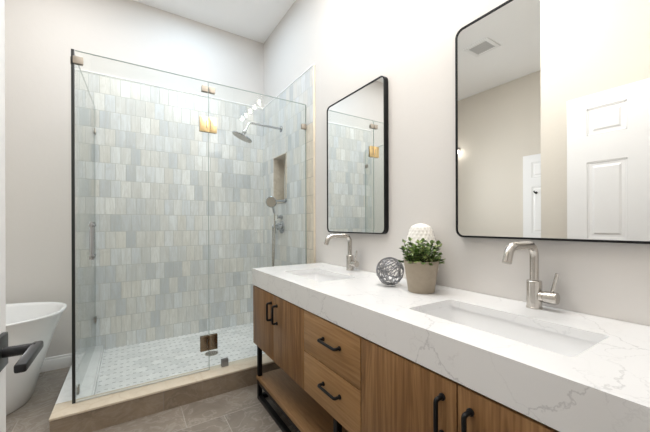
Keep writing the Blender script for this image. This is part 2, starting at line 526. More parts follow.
# shower curb and floor
ZC, ZS = 0.1325, 0.090
struct('floor_shower', B((-0.19, 1.243, 2.285, 3.20, 0.0, ZS)), mosaic, label='white mosaic shower floor with small grey dots', cat='floor')
bm = bmesh.new()
bx(bm, -0.351, RX - 0.012, 2.126, 2.285, 0, ZC - 0.014)
bx(bm, -0.351, -0.19, 2.285, 3.20, 0, ZC - 0.014)
cb = struct('trim_5', bm, curb_tile, label='brown stone-tiled face of the shower curb', cat='trim')
bm = bmesh.new()
bx(bm, -0.354, RX - 0.012, 2.122, 2.285, ZC - 0.014, ZC, 0.003)
tag(obj('curb_cap', bm, cream_stone, cb), 'cream marble cap on the front of the curb')
bm = bmesh.new()
bx(bm, -0.354, -0.19, 2.286, 3.20, ZC - 0.014, ZC, 0.003)
bx(bm, -0.19, -0.180, 2.286, 3.20, ZS, ZC, 0.002)
tag(obj('curb_cap', bm, white_stone, cb), 'white marble cap on the side of the curb')


# ------------------------------------------------------------------ doors (structure)
def door_leaf(x, y0, y1, z0, z1, th, hinge_low, stile, pw, rows):
    """six-panel leaf in the plane x=const; moulded recesses on both faces"""
    bm = bmesh.new()
    bx(bm, x - th / 2 + 0.006, x + th / 2 - 0.006, y0 + .001, y1 - .001, z0 + .001, z1 - .001)
    cols = [(y1 - stile - pw, y1 - stile), (y0 + stile, y0 + stile + pw)]
    ys = sorted([y0, y1] + [v for c in cols for v in c])
    for s in (-1, 1):
        xo = x + s * th / 2; xi = x + s * (th / 2 - 0.008)
        a, b_ = min(xo, xi), max(xo, xi)
        # stiles full height, rails between
        for i in (0, 2, 4): bx(bm, a, b_, ys[i], ys[i + 1], z0, z1)
        zr = [z0] + [v for r in rows for v in r] + [z1]
        for (c0, c1) in cols:
            for i in range(0, len(zr), 2): bx(bm, a, b_, c0, c1, zr[i], zr[i + 1])
            for (r0, r1) in rows:   # raised fields
                f = 0.022
                t = bmesh.new()
                q = [(c0 + f, r0 + f), (c1 - f, r0 + f), (c1 - f, r1 - f), (c0 + f, r1 - f)]
                k = 0.018
                qi = [(c0 + f + k, r0 + f + k), (c1 - f - k, r0 + f + k), (c1 - f - k, r1 - f - k), (c0 + f + k, r1 - f - k)]
                lo = [t.verts.new((x + s * (th / 2 - 0.009), *p)) for p in q]
                hi = [t.verts.new((x + s * (th / 2 - 0.001), *p)) for p in qi]
                t.faces.new(hi); t.faces.new(lo[::-1])
                for i in range(4): t.faces.new((lo[i], lo[(i + 1) % 4], hi[(i + 1) % 4], hi[i]))
                merge(bm, t)
                # sloped sticking round the opening
                for (aa, bb, cc, dd) in ((c0, c0 + .01, r0, r1), (c1 - .01, c1, r0, r1), (c0, c1, r0, r0 + .01), (c0, c1, r1 - .01, r1)):
                    bx(bm, min(xi, xo - s * .003), max(xi, xo - s * .003), aa, bb, cc, dd, 0.002, 1)
    return bm


DX = -0.245       # centre plane of the open door
rows = [(0.25, 0.90), (1.04, 1.565), (1.747, 1.934)]
d1 = struct('door_1', door_leaf(DX, 0.118, 0.932, 0.012, 2.03, 0.040, True, 0.115, 0.205, rows), white_trim,
            label='open white six-panel door with black lever at the left edge', cat='door')
# rosette + lever on the room side, and its twin behind
for s in (1, -1):
    xf = DX + s * 0.020
    bm = bmesh.new(); a, b_ = sorted((xf, xf + s * 0.009)); bx(bm, a, b_, 0.844, 0.912, 0.850, 0.918, 0.0015)
    ro = tag(obj('rosette', bm, lever_black, d1), 'square black rosette')
    bm = bmesh.new()
    cyl(bm, (xf + s * 0.009, 0.879, 0.884), (xf + s * 0.058, 0.879, 0.884), 0.0105, seg=24)
    a, b_ = sorted((xf + s * 0.050, xf + s * 0.068))
    bx(bm, a, b_, 0.762, 0.897, 0.876, 0.893, 0.004)
    tag(obj('lever', bm, lever_black, d1), 'black lever handle')
bm = B((DX - 0.012, DX + 0.012, 0.9315, 0.9335, 0.82, 0.94)); obj('latch_plate', bm, lever_black, d1)

d2 = struct('door_2', door_leaf(LX + 0.024, 1.28, 2.044, 0.012, 2.045, 0.036, True, 0.105, 0.21, [(0.25, 0.86), (1.02, 1.628), (1.747, 1.946)]), white_trim,
            label='white panelled door on the left wall, seen in the large mirror', cat='door')
hk = thing('robe_hook', 'small black robe hook on the white door reflected in the large mirror', 'hook', (LX + 0.042, 1.885, 1.545))
bm = bmesh.new(); cyl(bm, (LX + 0.042, 1.885, 1.545), (LX + 0.048, 1.885, 1.545), 0.016); obj('backplate', bm, black_metal, hk)
bm = bmesh.new(); tube(bm, [(LX + 0.046, 1.885, 1.545), (LX + 0.08, 1.885, 1.543), (LX + 0.10, 1.885, 1.552), (LX + 0.105, 1.885, 1.567)], 0.008); obj('prong', bm, black_metal, hk)

# ------------------------------------------------------------------ shower glass
GY = 2.235; GT = 2.135; ZB = ZC + 0.002; XG = -0.266; XS = 0.468


def pane(bm, x0, x1, y0, y1, z0, z1):
    bx(bm, x0, x1, y0, y1, z0, z1)


def plate(bm, x0, x1, y, z0, z1, t=0.006, gap=0.0055):
    for s in (-1, 1):
        a, b_ = sorted((y + s * gap, y + s * (gap + t)))
        bx(bm, x0, x1, a, b_, z0, z1, 0.0012)


def glass_thing(name, label, loc, box, edges):
    t = thing(name, label, 'glass panel' if 'panel' in name else 'shower door', loc)
    bm = bmesh.new(); pane(bm, *box)
    obj('glass_pane', bm, glass, t)
    for e in edges:
        bm = bmesh.new(); bx(bm, *e); obj('polished_edge', bm, glass_edge, t)
    return t


g = 0.0045
door = glass_thing('shower_door', 'clear frameless glass shower door with chrome pull and two plate hinges', (XG, GY, ZB),
                   (XG + 0.012, XS - 0.0015, GY - g, GY + g, ZB + 0.008, GT),
                   [(XG + 0.012, XS - 0.0015, GY - g, GY + g, GT, GT + 0.002), (XS - 0.0015, XS - 0.0003, GY - g, GY + g, ZB + 0.008, GT)])
bm = bmesh.new(); bx(bm, XG + 0.012, XS - 0.002, GY - 0.005, GY + 0.005, ZB, ZB + 0.008); obj('bottom_sweep', bm, rubber, door)
# hinges: door side leaf + panel side leaf
def hinge(zc, mat, label):
    bm = bmesh.new(); bx(bm, XS - 0.058, XS - 0.003, GY - .0115, GY - .0055, zc - 0.052, zc + 0.052, .0012)
    bx(bm, XS + 0.003, XS + 0.055, GY - .0115, GY - .0055, zc - 0.052, zc + 0.052, .0012)
    cyl(bm, (XS, GY - .003, zc - 0.050), (XS, GY - .003, zc + 0.050), 0.0065)
    h = tag(obj('hinge', bm, mat, door), label)
    bm = bmesh.new(); bx(bm, XS - 0.058, XS - 0.003, GY + .0055, GY + .0115, zc - 0.052, zc + 0.052, .0012)
    bx(bm, XS + 0.003, XS + 0.055, GY + .0055, GY + .0115, zc - 0.052, zc + 0.052, .0012)
    tag(obj('hinge_backplate', bm, nickel, h), 'nickel plate on the inside')
    bm = bmesh.new()
    for s in (-1, 1):
        tube(bm, [(XS - 0.012, GY + s * 0.0125, zc - 0.028), (XS - 0.014, GY + s * 0.0125, zc), (XS - 0.012, GY + s * 0.0125, zc + 0.028)], 0.0022, 8)
        tube(bm, [(XS + 0.012, GY + s * 0.0125, zc - 0.028), (XS + 0.014, GY + s * 0.0125, zc), (XS + 0.012, GY + s * 0.0125, zc + 0.028)], 0.0022, 8)
    obj('hinge_pivot', bm, dark_nickel, h)
hinge(1.836, gold_reflection_plate, 'upper nickel hinge with its gold reflection painted in'); hinge(0.325, bronze_plate, 'brown-toned lower hinge')
# back-to-back pull
for s in (-1, 1):
    yy = GY + s * 0.042
    bm = bmesh.new()
    tube(bm, [(-0.178, yy, 0.945), (-0.178, yy, 1.162)], 0.0115, 16)
    for z in (0.965, 1.142):
        cyl(bm, (-0.178, GY + s * g, z), (-0.178, yy, z), 0.0085)
        cyl(bm, (-0.178, GY + s * g, z), (-0.178, GY + s * (g + .005), z), 0.014)
        cyl(bm, (-0.178, yy - s * .010, z), (-0.178, yy + s * 0.012, z), 0.0135, bev=.002)
    obj('pull_handle', bm, chrome, door)

panel = glass_thing('glass_panel', 'fixed clear glass panel right of the shower door, clipped to the tiled side wall', (XS, GY, ZB),
                    (XS + 0.0015, 1.239, GY - g, GY + g, ZB, GT),
                    [(XS + 0.0015, 1.239, GY - g, GY + g, GT, GT + 0.002), (XS + 0.0003, XS + 0.0015, GY - g, GY + g, ZB, GT), (1.239, 1.242, GY - g, GY + g, ZB, GT)])
bm = bmesh.new(); plate(bm, XS + 0.003, XS + 0.044, GY, 2.060, 2.100); c1 = tag(obj('clamp', bm, satin, panel), 'nickel top clamp')
bm = bmesh.new(); plate(bm, XS - 0.044, XS - 0.003, GY, 2.060, 2.100); obj('clamp_leaf', bm, satin, c1)
bm = bmesh.new(); plate(bm, 0.550, 0.598, GY, ZB + 0.0005, ZB + 0.052); tag(obj('clamp', bm, grey_clip, panel), 'square clamp on the curb')
bm = bmesh.new(); plate(bm, 1.200, 1.241, GY, 1.93, 1.972); tag(obj('clamp', bm, satin, panel), 'clamp at the tiled wall')

side = glass_thing('glass_panel', 'clear glass return panel on the left side of the shower, beside the tub', (XG, GY, ZB),
                   (XG - g, XG + g, GY + 0.006, 3.194, ZB, GT),
                   [(XG - g, XG + g, GY + 0.006, 3.194, GT, GT + 0.002), (XG - g, XG + g, 3.194, 3.199, ZB, GT)])
bm = bmesh.new(); bx(bm, XG - 0.0065, XG + 0.0085, GY - 0.006, GY + 0.006, ZB, GT + 0.004, 0.001)
tag(obj('corner_seal', bm, black_seal, side), 'black corner edge')
bm = bmesh.new()
bx(bm, XG + 0.002, XG + 0.050, GY - 0.012, GY - 0.006, 2.060, 2.101, 0.001)
bx(bm, XG - 0.012, XG - 0.006, GY + 0.008, GY + 0.040, 2.060, 2.101, 0.001)
bx(bm, XG + 0.008, XG + 0.046, GY + 0.006, GY + 0.012, 2.060, 2.101, 0.001)
tag(obj('clamp', bm, satin, side), 'square corner clamp')
for z in (1.922, 0.357):
    bm = bmesh.new(); plate2 = None
    for s in (-1, 1):
        a, b_ = sorted((XG + s * 0.0045, XG + s * 0.0105)); bx(bm, a, b_, 3.155, 3.198, z - 0.021, z + 0.021, 0.001)
    obj('clamp', bm, dark_nickel, side)
bm = bmesh.new()
for s in (-1, 1):
    a, b_ = sorted((XG + s * 0.0045, XG + s * 0.0105)); bx(bm, a, b_, 2.33, 2.375, ZB + 0.0005, ZB + 0.045, 0.001)
obj('clamp', bm, dark_nickel, side)
side.rotation_euler.z = -math.radians(1.6)

# ------------------------------------------------------------------ shower fittings
t = thing('rain_shower_head', 'round chrome rain shower head on a horizontal wall arm', 'shower head', (1.243, 2.725, 2.065))
bm = bmesh.new(); tube2(bm, Vector((1.2435, 2.725, 2.065)), Vector((-1, 0, 0)), [(0, .030), (.006, .030), (.011, .022), (.014, .012)]); obj('wall_flange', bm, chrome, t)
bm = bmesh.new()
pts = [Vector((1.235, 2.725, 2.065)), Vector((0.950, 2.725, 2.070))] + arc((0.950, 2.725, 2.030), (0, 0, 1), (-1, 0, 0), 0.04, 8, 0, PI * .42)[1:] + [Vector((0.890, 2.725, 1.988))]
tube(bm, pts, 0.0105, 14); obj('shower_arm', bm, chrome, t)
ax = Vector((-0.42, 0.16, -1)).normalized()
o0 = Vector((0.890, 2.725, 1.995))
bm = bmesh.new()
tube2(bm, o0, ax, [(0, .012), (.006, .018), (.018, .021), (.030, .017), (.040, .017), (.046, .028), (.054, .055), (.060, .088), (.068, .095), (.074, .093)], 40)
hd = obj('spray_head', bm, chrome, t)
bm = bmesh.new(); tube2(bm, o0 + ax * .0735, ax, [(0, .089), (.003, .088)], 40)
u_, v_ = frame_for(ax)
for rr, k in ((.03, 8), (.055, 14), (.08, 20)):
    for i in range(k):
        p = o0 + ax * .076 + (u_ * math.cos(2 * PI * i / k) + v_ * math.sin(2 * PI * i / k)) * rr
        cyl(bm, p, p + ax * .003, .0035, .0025, 8)
obj('nozzle_plate', bm, dark_nickel, hd)

t = thing('hand_shower', 'chrome hand shower on a wall bracket with a looped metal hose', 'hand shower', (1.243, 2.62, 1.365))
bm = bmesh.new(); tube2(bm, Vector((1.2435, 2.62, 1.365)), Vector((-1, 0, 0)), [(0, .022), (.006, .022), (.010, .012)])
tube(bm, [(1.235, 2.62, 1.365), (1.11, 2.62, 1.358)], 0.011, 14); obj('bracket', bm, chrome, t)
ax = Vector((-0.60, -0.75, -0.22)).normalized(); o0 = Vector((1.098, 2.62, 1.350))
bm = bmesh.new(); tube2(bm, o0 - ax * .012, ax, [(0, .016), (.008, .034), (.020, .050), (.028, .052), (.032, .049)], 32)
tube(bm, [(1.104, 2.625, 1.353), (1.115, 2.630, 1.30), (1.132, 2.635, 1.245)], [.017, .013, .010], 14)
hh = obj('spray_head', bm, chrome, t)
bm = bmesh.new(); tube2(bm, o0 + ax * .0195, ax, [(0, .044), (.0025, .043)], 32); obj('nozzle_plate', bm, satin, hh)
bm = bmesh.new()
hp = []
for i in range(33):
    a = i / 32
    if a < .5: x, y, z = 1.132, 2.635, 1.245 - 2 * a * 0.72
    hp.append(None)
A = Vector((1.132, 2.635, 1.247)); E_ = Vector((1.185, 2.80, 1.122))
hp = [A, A + Vector((.001, .002, -.12))]
for i in range(1, 24):
    s = i / 24
    z = 1.12 - 0.56 * math.sin(PI * s) ** 0.62
    hp.append(Vector((1.133 + .052 * s - .018 * math.sin(PI * s), 2.637 + .163 * s, z)))
hp += [E_]
tube(bm, hp, 0.0065, 10); tag(obj('hose', bm, nickel, t), 'ribbed metal hose')
bm = bmesh.new(); tube2(bm, Vector((1.2435, 2.80, 1.135)), Vector((-1, 0, 0)), [(0, .024), (.006, .024), (.012, .012)])
tube(bm, [(1.235, 2.80, 1.135), (1.19, 2.80, 1.135), (1.185, 2.80, 1.120)], 0.011, 14); obj('supply_elbow', bm, chrome, t)

t = thing('shower_valve', 'chrome shower valve with cross handle and round diverter below the niche', 'valve', (1.243, 2.74, 1.12))
bm = bmesh.new(); tube2(bm, Vector((1.2435, 2.722, 1.118)), Vector((-1, 0, 0)), [(0, .062), (.005, .062), (.010, .052), (.012, .030), (.045, .027), (.05, .02)], 36); obj('escutcheon', bm, chrome, t)
bm = bmesh.new(); tube(bm, [(1.192, 2.722, 1.118), (1.165, 2.722, 1.118)], .016, 18)
tube(bm, [(1.175, 2.722, 1.165), (1.175, 2.722, 1.071)], .008, 12); tube(bm, [(1.175, 2.675, 1.118), (1.175, 2.769, 1.118)], .008, 12)
for q in ((2.722, 1.168), (2.722, 1.068), (2.672, 1.118), (2.772, 1.118)): cyl(bm, (1.167, *q), (1.183, *q), .011)
obj('cross_handle', bm, chrome, t)
bm = bmesh.new(); tube2(bm, Vector((1.2435, 2.722, 1.215)), Vector((-1, 0, 0)), [(0, .024), (.006, .024), (.012, .014), (.045, .014)], 24)
tube(bm, [(1.20, 2.722, 1.195), (1.20, 2.722, 1.238)], .006, 10); obj('diverter', bm, chrome, t)

# drain
t = thing('shower_drain', 'round metal drain set in the mosaic shower floor', 'drain', (0.567, 2.62, ZS))
dc = Vector((0.567, 2.62, ZS - 0.001))
bm = bmesh.new(); tube2(bm, dc, Vector((0, 0, 1)), [(0, .052), (.003, .052), (.004, .049)], 40); obj('drain_plate', bm, dark_nickel, t)
bm = bmesh.new()
for rr, k in ((.012, 6), (.026, 12), (.040, 18)):
    for i in range(k):
        p = dc + Vector((math.cos(2 * PI * i / k) * rr, math.sin(2 * PI * i / k) * rr, .0038)); cyl(bm, p, p + Vector((0, 0, .0006)), .0032, seg=8)
obj('drain_holes', bm, black_metal, t)

# ------------------------------------------------------------------ bathtub
tb = thing('bathtub', 'white freestanding oval bathtub with flared sides by the back wall', 'bathtub', (-1.13, 2.78, 0))
def sell(a, b_, n=2.6, seg=72):
    out = []
    for k in range(seg):
        th = 2 * PI * k / seg; c_, s_ = math.cos(th), math.sin(th)
        out.append((a * math.copysign(abs(c_) ** (2 / n), c_), b_ * math.copysign(abs(s_) ** (2 / n), s_)))
    return out
prof = [(.572, .318, 0.0), (.584, .326, 0.010), (.612, .334, .12), (.652, .345, .27), (.700, .358, .43), (.745, .370, .545), (.757, .377, .560), (.760, .379, .566), (.757, .377, .571),
        (.745, .366, .572), (.735, .356, .568), (.725, .347, .552), (.685, .315, .42), (.63, .28, .28), (.58, .25, .17), (.50, .20, .125), (.30, .12, .115)]
bm = bmesh.new(); rings = []
for a, b_, z in prof:
    rings.append([bm.verts.new((-1.13 + x, 2.78 + y, z)) for x, y in sell(a, b_)])
for r0, r1 in zip(rings, rings[1:]):
    for k in range(72): bm.faces.new((r0[k], r0[(k + 1) % 72], r1[(k + 1) % 72], r1[k]))
bm.faces.new(rings[0][::-1]); bm.faces.new(rings[-1])
obj('tub_shell', bm, acrylic, tb, smooth_angle=80)
bm = bmesh.new(); tube2(bm, Vector((-1.13, 2.78, .1145)), Vector((0, 0, 1)), [(0, .032), (.003, .032), (.006, .022)]); obj('tub_drain', bm, chrome, tb)

# ------------------------------------------------------------------ vanity cabinet
CX = 0.7015; VY0, VY1 = 0.100, 1.998; VZ0, VZ1 = 0.3, 0.742
VB = 0.300
S1, S2, S3, S4 = 1.657, 1.290, 0.863, 0.478
vz0 = 0.352
van = thing('vanity_cabinet', 'oak vanity cabinet with black bar handles on a black metal stand under the countertop', 'vanity', (0.99, 1.08, 0))
bm = bmesh.new()
x0, x1 = CX + 0.020, 1.250
bx(bm, x0, x1, VY1 - 0.018, VY1, vz0, VZ1, 0.001); bx(bm, x0, x1, VY0, VY0 + 0.018, vz0, VZ1, 0.001)
bx(bm, x0, x1, VY0 + .018, VY1 - .018, vz0, vz0 + 0.018); bx(bm, x1 - .006, x1, VY0 + .018, VY1 - .018, vz0 + .018, VZ1)
for s in (S2, S3): bx(bm, x0, x1 - .006, s - .009, s + .009, vz0 + .018, VZ1)
bx(bm, x0, x0 + .06, VY0 + .018, VY1 - .018, VZ1 - .018, VZ1)
obj('body', bm, oak_v, van)
gp = 0.0021
bm = bmesh.new(); bx(bm, CX + 0.0125, CX + 0.0195, VY0 + .012, VY1 - .012, vz0 + .012, VZ1 - 0.004); obj('reveal_shadow_board', bm, dark_gap, van)  # dark board added to paint shade into the gaps between fronts


def bar_handle(par, p0, p1, mat=black_metal):
    p0, p1 = Vector(p0), Vector(p1); d = (p1 - p0).normalized(); out = Vector((-0.027, 0, 0))
    bm = bmesh.new()
    for p, s in ((p0, 1), (p1, -1)):
        tube2(bm, p, Vector((-1, 0, 0)), [(0, .0095), (.004, .0095), (.006, .0065)], 18)
    q0 = p0 + out; q1 = p1 + out
    pts = [p0 + Vector((-.003, 0, 0)), p0 + out * .75] + [p0 + out * .75 + d * .0075 * (1 - math.cos(a)) + Vector((-.0075, 0, 0)) * math.sin(a) for a in (PI / 6, PI / 3, PI / 2)]
    pts += [p1 + out * .75 - d * .0075 * (1 - math.cos(a)) + Vector((-.0075, 0, 0)) * math.sin(a) for a in (PI / 2, PI / 3, PI / 6)] + [p1 + out * .75, p1 + Vector((-.003, 0, 0))]
    tube(bm, pts, 0.0062, 12)
    return obj('handle', bm, mat, par)


def front(name, y0, y1, z0, z1, mat):
    bm = bmesh.new(); bx(bm, CX - 0.0005 + 0.0005, CX + 0.0195, y0 + gp, y1 - gp, z0 + gp, z1 - gp, 0.001)
    return obj(name, bm, mat, van)


zt = VZ1 - 0.0055
for (a, b_, hy) in ((S1, VY1, 1.683), (S2, S1, 1.603), (S4, S3, 0.521), (VY0, S4, 0.441)):
    f = front('door', a, b_, vz0, zt, oak_v)
    bar_handle(f, (CX, hy, 0.586), (CX, hy, 0.684))
zm = 0.543
for (z0, z1, hz) in ((zm, zt, 0.652), (vz0, zm, 0.460)):
    f = front('drawer', S3, S2, z0, z1, oak_h)
    bar_handle(f, (CX, 0.993, hz), (CX, 1.114, hz))

# metal stand
LF, LB = 0.710, 1.215
k = 0.013
ylegs = (1.936, 1.040, 0.145)
for y in ylegs:
    for x in (LF + k, LB):
        bm = bmesh.new(); bx(bm, x - k, x + k, y - k, y + k, 0.0, vz0, 0.001); obj('leg', bm, black_metal, van)
bm = bmesh.new()
for x in (LF + k, LB):
    bx(bm, x - k, x + k, ylegs[2] + k, ylegs[1] - k, 0, 2 * k, .001); bx(bm, x - k, x + k, ylegs[1] + k, ylegs[0] - k, 0, 2 * k, .001)
for y in ylegs:
    bx(bm, LF + 2 * k, LB - k, y - k, y + k, 0, 2 * k, .001)
    bx(bm, LF + 2 * k, LB - k, y - k, y + k, .102, .128, .001)
for x in (LF + k, LB):
    bx(bm, x - k, x + k, ylegs[2] + k, ylegs[1] - k, .102, .128, .001); bx(bm, x - k, x + k, ylegs[1] + k, ylegs[0] - k, .102, .128, .001)
obj('base_rail', bm, black_metal, van)
bm = bmesh.new(); bx(bm, LF - 0.004, LB + .012, ylegs[2] - .02, ylegs[0] + 0.015, 0.1285, 0.152, 0.0015)
obj('shelf', bm, oak_s, van)

# ------------------------------------------------------------------ countertop
SK = [(0.275, 0.748), (1.335, 1.765)]
SX = (0.818, 1.058)
KX0, KX1, KY0, KY1, KZ0, KZ1 = 0.699, 1.253, 0.083, 2.008, 0.742, 0.849


def rrect(x0, x1, y0, y1, r, n=6):
    out = []
    for cx_, cy_, a0 in ((x1 - r, y1 - r, 0), (x0 + r, y1 - r, PI / 2), (x0 + r, y0 + r, PI), (x1 - r, y0 + r, 1.5 * PI)):
        for i in range(n + 1):
            a = a0 + PI / 2 * i / n; out.append((cx_ + r * math.cos(a), cy_ + r * math.sin(a)))
    return out


def slab_with_holes(z0, z1, outer, holes):
    bm = bmesh.new()
    for z, flip in ((z1, False), (z0, True)):
        es = []
        loops = []
        for poly in [outer] + holes:
            vs = [bm.verts.new((x, y, z)) for x, y in poly]
            es += [bm.edges.new((vs[i], vs[(i + 1) % len(vs)])) for i in range(len(vs))]
            loops.append(vs)
        bmesh.ops.triangle_fill(bm, use_beauty=True, use_dissolve=False, edges=es)
        if flip: lo = loops
        else: hi = loops
    for a, b_ in zip(lo, hi):
        for i in range(len(a)):
            bm.faces.new((a[i], a[(i + 1) % len(a)], b_[(i + 1) % len(a)], b_[i]))
    return bm


outer = [(KX1, KY1), (KX0, KY1), (KX0, KY0), (KX1, KY0)]
bm = slab_with_holes(0.8225, KZ1, outer, [rrect(SX[0], SX[1], a, b_, 0.014) for a, b_ in SK])
bx(bm, KX0, KX0 + .022, KY0, KY1, KZ0, 0.8225); bx(bm, KX0 + .022, KX1, KY0, KY0 + .018, KZ0, 0.8225); bx(bm, KX0 + .022, KX1, KY1 - .012, KY1, KZ0, 0.8225)
ct = obj('countertop', bm, quartz, None, (0.98, 1.08, KZ0), 30)
tag(ct, 'thick white quartz countertop with grey veins and two sink cutouts', 'countertop')


def sink(y0, y1, label):
    t = thing('undermount_sink', label, 'sink', ((SX[0] + SX[1]) / 2, (y0 + y1) / 2, 0.70), 'undermount sinks in the quartz countertop')
    bm = bmesh.new(); rr = []
    for dx, z, r in ((.020, .814, .03), (.020, .8215, .03), (.006, .8215, .020), (.005, .812, .020), (.001, .76, .022), (-.008, .725, .03), (-.03, .706, .035), (-.06, .702, .035),
                     (-.045, .690, .035), (-.01, .70, .035), (.010, .74, .03), (.013, .80, .03), (.020, .814, .03)):
        rr.append([bm.verts.new((x, y, z)) for x, y in rrect(SX[0] - dx, SX[1] + dx, y0 - dx, y1 + dx, r)])
    for a, b_ in zip(rr, rr[1:]):
        for i in range(len(a)): bm.faces.new((a[i], a[(i + 1) % len(a)], b_[(i + 1) % len(a)], b_[i]))
    bm.faces.new(rr[7]); bm.faces.new(rr[8])
    bmesh.ops.remove_doubles(bm, verts=list(bm.verts), dist=1e-6)
    obj('basin', bm, porcelain, t, smooth_angle=50)
    bm = bmesh.new(); tube2(bm, Vector(((SX[0] + SX[1]) / 2, (y0 + y1) / 2, .7015)), Vector((0, 0, 1)), [(0, .024), (.002, .024), (.004, .016), (.003, .010)], 28)
    obj('sink_drain', bm, chrome, t)
sink(*SK[0], 'white rectangular sink in front, nearer of the two, by the large mirror')
sink(*SK[1], 'white rectangular sink at the far end of the counter by the shower')


def faucet(y, label):
    X0, Z0 = 1.195, KZ1
    t = thing('faucet', label, 'faucet', (X0, y, Z0), 'nickel faucets on the countertop')
    bm = bmesh.new(); tube2(bm, Vector((X0, y, Z0)), Vector((0, 0, 1)), [(0, .0250), (.004, .0250), (.005, .0232), (.094, .0232), (.096, .0215)], 36); obj('body', bm, nickel, t)
    bm = bmesh.new(); r = .0138
    zt_ = Z0 + .221
    pts = [Vector((X0, y, Z0 + .098)), Vector((X0, y, zt_ - .042))] + arc((X0 - .042, y, zt_ - .042), (1, 0, 0), (0, 0, 1), .042, 8, 0, PI / 2)[1:]
    pts += [Vector((X0 - .135, y, zt_))] + arc((X0 - .135, y, zt_ - .042), (0, 0, 1), (-1, 0, 0), .042, 8, 0, PI * .42)[1:]
    e = pts[-1]; dd = (pts[-1] - pts[-2]).normalized(); pts.append(e + dd * .018)
    tube(bm, pts, r, 20); sp = obj('spout', bm, nickel, t)
    bm = bmesh.new(); e = pts[-1]; tube2(bm, e - dd * .004, dd, [(0, .0135), (.008, .0135), (.0085, .009)], 24); obj('aerator', bm, dark_nickel, sp)
    bm = bmesh.new(); tube2(bm, Vector((X0, y - .018, Z0 + .044)), Vector((0, -1, 0)), [(0, .0185), (.012, .0185), (.0125, .0165), (.0145, .0165), (.015, .0205), (.050, .0205), (.052, .018)], 32)
    lv = obj('mixer_barrel', bm, nickel, t)
    bm = bmesh.new(); tube(bm, [(X0, y - .052, Z0 + .058), (X0 + .003, y - .068, Z0 + .128)], [.0050, .0058], 12)
    obj('lever', bm, nickel, lv)
faucet(0.512, 'brushed nickel faucet with side lever, standing at the nearer sink')
faucet(1.575, 'brushed nickel faucet at the far sink, below the mirror nearer the shower')


# ------------------------------------------------------------------ mirrors
def wall_mirror(y0, y1, z0, z1, label):
    t = thing('wall_mirror', label, 'mirror', (RX - .002, (y0 + y1) / 2, z0), 'black framed mirrors above the vanity')
    r = 0.035; fw = 0.0075
    o_ = rrect(y0, y1, z0, z1, r, 8); i_ = rrect(y0 + fw, y1 - fw, z0 + fw, z1 - fw, r - fw, 8)
    bm = bmesh.new(); N = len(o_)
    xa, xb = RX - 0.002, 1.223
    L = [[bm.verts.new((x, *p)) for p in pl] for x, pl in ((xa, o_), (xb, o_), (xb, i_), (xa, i_))]
    for a in range(4):
        p, q = L[a], L[(a + 1) % 4]
        for i in range(N): bm.faces.new((p[i], p[(i + 1) % N], q[(i + 1) % N], q[i]))
    obj('frame', bm, black_metal, t)
    bm = bmesh.new()
    ga = [bm.verts.new((1.2265, *p)) for p in rrect(y0 + fw - .001, y1 - fw + .001, z0 + fw - .001, z1 - fw + .001, r - fw + .001, 8)]
    gb = [bm.verts.new((1.2305, v.co.y, v.co.z)) for v in ga]
    bm.faces.new(ga); bm.faces.new(gb[::-1])
    for i in range(N): bm.faces.new((ga[i], ga[(i + 1) % N], gb[(i + 1) % N], gb[i]))
    obj('mirror_glass', bm, mirror_m, t)
wall_mirror(1.2846, 1.888, 1.085, 1.9965, 'black-framed rounded mirror nearer the shower, above the far sink')
wall_mirror(0.196, 0.837, 1.085, 1.9965, 'black-framed rounded mirror above the nearer sink, reflecting the white door')

# ------------------------------------------------------------------ vanity light above (its bulbs reflect in the glass)
vl = thing('vanity_light', 'five-bulb wall light whose glowing bulbs reflect in the shower glass', 'wall light', (RX, 1.05, 2.43))
bm = bmesh.new(); bx(bm, RX - .028, RX, 0.66, 1.34, 2.50, 2.56, 0.004); obj('backplate', bm, nickel, vl)
for i in range(5):
    y = 0.70 + i * 0.148
    bm = bmesh.new(); tube(bm, [(RX - .028, y, 2.53), (1.19, y, 2.53), (1.19, y, 2.50)], .008, 10)
    tube2(bm, Vector((1.19, y, 2.515)), Vector((0, 0, -1)), [(0, .02), (.035, .022)], 20)
    a_ = obj('arm', bm, nickel, vl)
    bm = bmesh.new(); tube2(bm, Vector((1.19, y, 2.478)), Vector((0, 0, -1)), [(0, .010), (.010, .014), (.028, .018), (.042, .015), (.050, .006)], 20)
    obj('bulb', bm, bulb_m, a_)

# ------------------------------------------------------------------ small sconce in the mirror, vent
t = thing('wall_sconce', 'small glowing wall sconce on the left wall, caught at the edge of the large mirror', 'wall light', (LX, 3.02, 2.30))
bm = bmesh.new(); cyl(bm, (LX, 3.02, 2.34), (LX + .02, 3.02, 2.34), .035); tube(bm, [(LX + .02, 3.02, 2.34), (LX + .08, 3.02, 2.35), (LX + .09, 3.02, 2.33)], .008); obj('arm', bm, nickel, t)
bm = bmesh.new(); tube2(bm, Vector((LX + .09, 3.02, 2.335)), Vector((0, 0, -1)), [(0, .025), (.02, .05), (.05, .055), (.08, .035), (.11, .008)], 24)
obj('shade', bm, emis('sconce_glow', (1, .95, .88), 6), t)

t = thing('ceiling_vent', 'square grey air vent in the ceiling, seen in the large mirror', 'vent', (-0.91, 1.97, HC))
bm = bmesh.new()
for a in ((-1.045, -.775, 1.825, 1.865), (-1.045, -.775, 2.065, 2.105), (-1.045, -1.005, 1.865, 2.065), (-.815, -.775, 1.865, 2.065)): bx(bm, *a, HC - .010, HC, .002)
obj('frame', bm, white_trim, t)
bm = bmesh.new(); bx(bm, -1.005, -.815, 1.865, 2.065, HC - .004, HC - .001)
for i in range(9):
    y = 1.874 + i * .0228
    t2 = bmesh.new(); bx(t2, -1.004, -.816, y - .008, y + .008, HC - .009, HC - .0065); merge(bm, t2)
tag(obj('grille', bm, vent_m, t), 'grey slatted grille')

